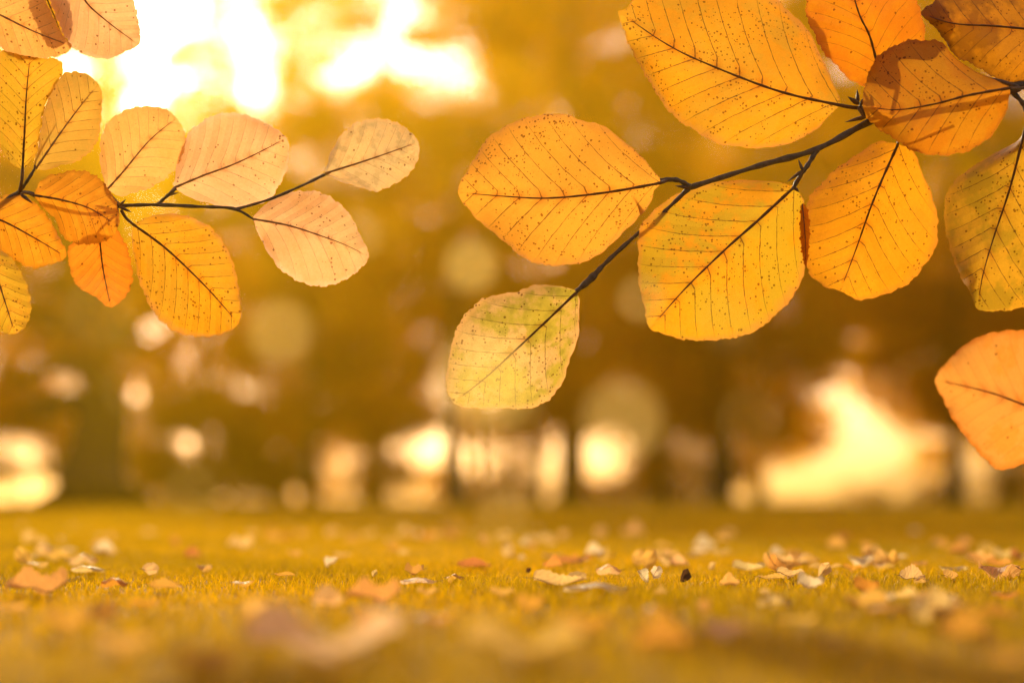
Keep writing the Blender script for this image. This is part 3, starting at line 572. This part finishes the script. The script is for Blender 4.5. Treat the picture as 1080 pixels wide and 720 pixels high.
def fallen(px, py, wpx, hpx, col, k, label, group=None, yaw=None):
    g = onground(px, py + hpx * .5); D = (g - CAM).dot(FWD); Wd = wpx / F * D
    o = link('fallen_leaf', PROT[k % 8]); o.color = (*[c * random.uniform(.92, 1.06) for c in col], 1)
    asp = hpx / wpx; rnd = random.Random(int(px * 3 + py * 5))
    if asp > .75:      # propped up on edge or on its tip
        s = max(hpx, wpx * .8) / F * D * 1.05; ph = R(rnd.uniform(50, 75)); yw = rnd.uniform(-.5, .5) if yaw is None else yaw; roll = rnd.choice((-1, 1)) * rnd.uniform(.8, 1.3)
        m = Matrix.Rotation(yw, 4, 'Z') @ Matrix.Rotation(ph, 4, 'X') @ Matrix.Rotation(roll, 4, 'Z')
    else:
        s = Wd * 1.0; ph = math.asin(min(.95, max(0.03, (asp - .09) / .62))); yw = (rnd.uniform(-.35, .35) + (math.pi if rnd.random() < .5 else 0)) if yaw is None else yaw
        m = Matrix.Rotation(yw, 4, 'Z') @ Matrix.Rotation((-1 if math.cos(yw) > 0 else 1) * ph * (1 if label[:5] != 'small' or rnd.random() < .85 else -1), 4, 'X')
    m = m @ Matrix.Diagonal((s, s, s * (.45 if asp < .27 else 1), 1))
    zs = [(m @ v.co).z for v in PROT[k % 8].vertices]; zs.sort()
    lift = .006 - zs[len(zs) // 14]
    o.matrix_world = Matrix.Translation((g.x, g.y, lift)) @ m
    tag(o, label, 'fallen leaf', group); return o
GF = 'fallen leaves scattered on the grass'
named = [
 (342, 684, 168, 46, (1, .74, .40), 0, 'largest blurred pale orange fallen leaf, arched at the bottom edge left of centre'),
 (552, 690, 125, 34, (.90, .58, .16), 0, 'large blurred golden fallen leaf lying at the bottom edge near the middle'),
 (212, 706, 70, 30, (.66, .34, .05), 5, 'dim blurred orange fallen leaf at the bottom edge, left of the largest one'),
 (38, 623, 62, 20, (.80, .46, .14), 1, 'wide tan orange fallen leaf nearest the left edge'),
 (92, 605, 38, 9, CRM, 3, 'flat cream fallen leaf right above the wide tan orange one'),
 (38, 600, 26, 7, TAN, 5, 'thin tan fallen leaf at the left edge, above the wide tan orange one'),
 (157, 604, 20, 15, CRM, 1, 'small folded cream fallen leaf between the flat cream and the orange leaf'),
 (175, 624, 36, 9, ORG, 2, 'curled orange fallen leaf with a long stalk, left of centre'),
 (105, 655, 36, 20, (.55, .28, .05), 6, 'dim blurred brown orange fallen leaf at the lower left'),
 (346, 636, 34, 24, CRM, 4, 'pale triangular fallen leaf standing up, above the largest leaf'),
 (393, 634, 56, 18, (.84, .46, .13), 1, 'crumpled deep orange fallen leaf beside the pale triangular one'),
 (350, 597, 10, 15, WHT, 4, 'little white leaf standing upright behind the pale triangular one'),
 (310, 588, 16, 6, TAN, 0, 'thin tan leaf lying left of the little white upright one'),
 (252, 576, 28, 11, CRM, 1, 'cream leaf with ragged edge on the far grass left of centre'),
 (203, 588, 18, 8, RED, 2, 'red brown curled leaf on the far grass at the left'),
 (215, 605, 16, 5, TAN, 5, 'thin pale leaf just below the red brown curled leaf'),
 (441, 619, 38, 8, WHT, 3, 'flat whitish leaf in focus left of centre'),
 (436, 609, 20, 7, ORG, 6, 'orange serrated leaf just behind the flat whitish leaf'),
 (395, 611, 10, 8, CRM, 4, 'tiny cream leaf left of the orange serrated leaf'),
 (450, 632, 22, 8, TAN, 0, 'tan leaf just in front of the flat whitish leaf'),
 (500, 600, 36, 8, RED, 2, 'red brown crinkled leaf in the middle of the lawn'),
 (591, 620, 56, 9, CRM, 6, 'long ragged cream leaf in focus at the centre'),
 (628, 628, 66, 8, WHT, 3, 'smooth spindle shaped white leaf in focus right of the ragged one'),
 (642, 606, 26, 11, CRM, 3, 'domed cream leaf with stalk behind the white spindle leaf'),
 (678, 613, 13, 16, WHT, 4, 'left one of two upright white leaves right of centre'),
 (691, 608, 14, 17, WHT, 1, 'right one of two upright white leaves right of centre'),
 (697, 631, 15, 9, TAN, 4, 'small tan leaf in front of the two upright white leaves'),
 (722, 613, 12, 16, BRN, 4, 'dark brown upright leaf right of the two upright white leaves'),
 (597, 597, 32, 6, RED, 2, 'reddish crinkled leaf behind the long ragged cream leaf'),
 (557, 607, 6, 7, BRN, 1, 'tiny dark brown leaf left of the long ragged cream leaf'),
 (767, 674, 46, 20, (.84, .56, .36), 0, 'blurred pinkish cream leaf in the near grass right of centre'),
 (742, 648, 14, 17, TAN, 1, 'blurred tan upright leaf behind the pinkish cream one'),
 (818, 643, 36, 10, CRM, 3, 'whitish leaf lying slanted right of the blurred tan leaf'),
 (807, 632, 12, 8, CRM, 1, 'small cream leaf touching the back of the whitish slanted leaf'),
 (855, 624, 27, 9, WHT, 6, 'narrow white ragged leaf pointing down to the right'),
 (963, 613, 26, 10, CRM, 2, 'pale leaf with a shaded left end on the grass at the right'),
 (971, 619, 16, 6, TAN, 3, 'small tan leaf in front of the pale leaf with a shaded end'),
 (1005, 614, 16, 8, TAN, 6, 'ragged tan leaf left of the tent shaped brown leaf'),
 (1055, 609, 42, 14, TAN, 5, 'tent shaped tan and brown leaf near the right edge'),
 (1003, 641, 14, 6, WHT, 6, 'tiny white ragged leaf in front at the right'),
 (978, 637, 20, 6, CRM, 5, 'thin cream leaf left of the tiny white ragged leaf'),
 (940, 651, 54, 11, (.62, .36, .06), 3, 'wide blurred amber leaf lying low at the right'),
 (990, 655, 34, 9, (.20, .09, .02), 5, 'dark brown leaf beside the wide blurred amber one'),
 (1050, 656, 44, 11, (.66, .34, .05), 2, 'blurred orange leaf at the lower right edge'),
 (885, 688, 40, 16, (.60, .40, .12), 0, 'very blurred dull tan leaf at the bottom right'),
 (1030, 592, 22, 9, CRM, 1, 'bright cream curled leaf on the far grass at the right'),
 (820, 586, 16, 9, WHT, 4, 'white leaf on the far grass right of centre'),
 (790, 604, 34, 7, CRM, 6, 'ragged cream leaf right of the dark brown upright leaf'),
 (752, 602, 10, 10, CRM, 1, 'small cream leaf just right of the dark brown upright leaf'),
 (743, 577, 22, 9, WHT, 2, 'whitish crumpled leaf on the bright far grass'),
 (668, 561, 24, 12, CRM, 4, 'cream leaf farthest away right of centre'),
 (632, 562, 18, 16, CRM, 1, 'upright blurred cream leaf far away near the middle'),
 (595, 566, 14, 11, CRM, 4, 'blurred cream leaf far away left of the upright one'),
 (550, 592, 8, 6, WHT, 4, 'tiny white triangular leaf at the middle of the lawn'),
 (426, 585, 12, 6, CRM, 3, 'small cream leaf left of the red brown crinkled leaf'),
]
for (px, py, ww, hh, cc, k, lab) in named: fallen(px, py, ww, hh, cc, k, lab, None)
for k, (px, py, w_) in enumerate([(150, 645, 34), (70, 668, 50), (270, 655, 38), (455, 662, 44), (620, 668, 52), (690, 655, 34), (840, 664, 42), (915, 628, 26), (1020, 676, 56), (255, 622, 24), (530, 632, 26), (120, 622, 28), (300, 612, 22), (560, 648, 30), (770, 622, 22), (1060, 635, 30), (900, 604, 20), (480, 616, 20), (10, 650, 40), (400, 676, 50), (700, 688, 60), (1065, 700, 70), (130, 690, 60)]):
    fallen(px, py, w_, w_ * (.24, .38, .3)[k % 3], ((.80, .44, .07), (.84, .50, .08), (.86, .56, .14), (.76, .36, .05))[k % 4], (1, 6, 2, 5, 0, 3)[k % 6], 'curled golden tan fallen leaf sunk in the blurred near grass', 'curled fallen leaves in the near grass')
cnt = 0; rl = random.Random(5)
cl_ = [(390, 572, 60), (470, 570, 60), (580, 572, 60), (110, 585, 90), (60, 585, 60), (300, 566, 120), (720, 588, 60), (980, 590, 90), (1050, 590, 50), (880, 592, 60), (960, 640, 50), (820, 600, 50), (620, 590, 60), (200, 560, 200), (540, 556, 300), (900, 570, 200)]
while cnt < 150:
    cx, cyp, sp_ = cl_[cnt % len(cl_)]
    px = rl.gauss(cx, sp_ * .6); py = cyp + rl.gauss(0, 8)
    if py < 545 or py > 660 or px < -60 or px > 1140: continue
    sc_ = max(6, (py - 526) * .36) * rl.uniform(.6, 1.25)
    fallen(px, py, sc_, sc_ * rl.choice((.18, .26, .35, .45, .8)), rl.choice((CRM, CRM, TAN, WHT, ORG, GLD, TAN, GLD, CRM, RED)), rl.randrange(8), 'small out of focus fallen leaf among many on the lawn', GF)
    cnt += 1

# ------------------------------------------------------------------ golden air
HAZE = True
if HAZE:
    hb = bpy.data.meshes.new('haze'); X0, X1, Y0_, Y1, Z0, Z1 = -112, 112, -62, 122, -1, 27
    hb.from_pydata([(x, y, z) for z in (Z0, Z1) for y in (Y0_, Y1) for x in (X0, X1)], [], [(0, 2, 3, 1), (4, 5, 7, 6), (0, 1, 5, 4), (2, 6, 7, 3), (0, 4, 6, 2), (1, 3, 7, 5)])
    g = NT('golden_haze'); pv = g.n('ShaderNodeVolumePrincipled'); pv.inputs['Color'].default_value = (1.0, .60, .018, 1); pv.inputs['Density'].default_value = .0078
    pv.inputs['Anisotropy'].default_value = .62; g.t.links.new(pv.outputs[0], g.out.inputs['Volume']); hb.materials.append(g.m)
    tag(link('haze', hb), kind='stuff'); cy.volume_bounces = 0

# ------------------------------------------------------------------ added papery discs close to the lens, defocused into pale bokeh circles
M_bokeh = NT('bokeh_sheet'); M_bokeh.leafshade((1.0, .78, .26, 1), trans=.95, rough=.9, spec=.1); M_bokeh = M_bokeh.m
def bokeh_mesh(k):
    """added bokeh disc, shaped like a papery winged seed: cupped, notched wing with a small nut in its middle"""
    rnd = random.Random(k); o = MB(); NR, NA = 7, 40; v = [(0, 0, 0)]; f = []
    for r in range(1, NR + 1):
        for a in range(NA):
            q = 2 * math.pi * a / NA; e = 1 + .035 * math.sin(q * 3 + k) + .02 * math.sin(q * 11 + k) - (.22 * math.exp(-((q - 1.5) / .13) ** 2))
            rr = r / NR * .5 * (e if r > 3 else 1); v.append((rr * math.cos(q), rr * math.sin(q), .5 * rr * rr + .02 * math.sin(q * 5 + k) * r / NR))
    for a in range(NA): f.append((0, 1 + a, 1 + (a + 1) % NA))
    for r in range(NR - 1):
        for a in range(NA): f.append((1 + r * NA + a, 1 + r * NA + NA + a, 1 + r * NA + NA + (a + 1) % NA, 1 + r * NA + (a + 1) % NA))
    o.add(v, f)
    o.tube([(0, -.13, .015), (0, -.08, .02), (0, 0, .022), (0, .08, .02), (0, .14, .015), (0, .3, .03)], [.005, .03, .045, .03, .006, .004], 8, 1)
    return o.mesh('added_bokeh_disc', [M_bokeh, M_rib2])
bpy.context.view_layer.update(); dg = bpy.context.evaluated_depsgraph_get()
FM = [bokeh_mesh(i) for i in range(3)]
BOKEH = [(497, 281, 54, 13, 'added bokeh disc between the two branches, below and left of centre'), (293, 349, 66, 14, 'added bokeh disc right under the big lower leaf of the left branch'),
 (100, 357, 64, 13, 'added bokeh disc over the dark left trunk, upper one'), (95, 352, 104, 14, 'widest pale added bokeh disc around the upper one on the left trunk'), (137, 370, 58, 9, 'faint added bokeh disc just right of the left trunk'),
 (658, 444, 84, 17, 'large added bokeh disc over the central white gap'), (793, 444, 62, 11, 'added bokeh disc alone left of the wide white gap'), (772, 338, 66, 15, 'added bokeh disc in front of the lower edge of the middle golden leaf'),
 (677, 315, 46, 9, 'small added bokeh disc at the left edge of the middle golden leaf'), (516, 404, 92, 27, 'brightest large added bokeh disc in front of the mottled green leaf'), (517, 456, 76, 19, 'bright added bokeh disc just under the mottled green leaf'),
 (385, 512, 64, 10, 'faint added bokeh disc low over the lawn edge left of centre'), (438, 510, 82, 17, 'large added bokeh disc low over the lawn edge left of the slim trunk foot'), (510, 547, 66, 11, 'added bokeh disc over the far grass near the middle'),
 (378, 246, 54, 9, 'small added bokeh disc at the tip of the pink peach leaf'), (204, 515, 56, 8, 'faint added bokeh disc over the lawn edge on the left'), (225, 478, 70, 10, 'added bokeh disc over the yellow shrub on the left'), (205, 436, 66, 8, 'faint added bokeh disc above the yellow shrub on the left')]
for i, (px, py, c, m, lab) in enumerate(BOKEH):
    for kc, dx, dy in [(k_, x_ * q_, y_ * q_) for q_ in (0, 9, 18, 28, 38) for x_, y_ in ((1, 0), (-1, 0), (0, -1), (.7, -.7), (-.7, -.7), (0, 1)) for k_ in (1, .93, 1.07, .86, 1.15)]:
        d = 1 / (1 / FOCUS + c * kc / (F * cd.lens / 1000 / cd.dof.aperture_fstop)); q0 = at(px + dx, py + dy, d)
        if not scene.ray_cast(dg, q0 + SUN * .02, SUN, distance=2.5)[0]: break
    o = link('added_bokeh_disc', FM[i % 3]); o.location = q0; sz = m / F * d * 1.9; o.scale = (sz, sz, sz); o.rotation_euler = (R(90) + .3 * math.sin(i), .3 * math.cos(i * 2), i * .7)
    tag(o, lab, 'seed', 'added papery discs blurred into bokeh circles')
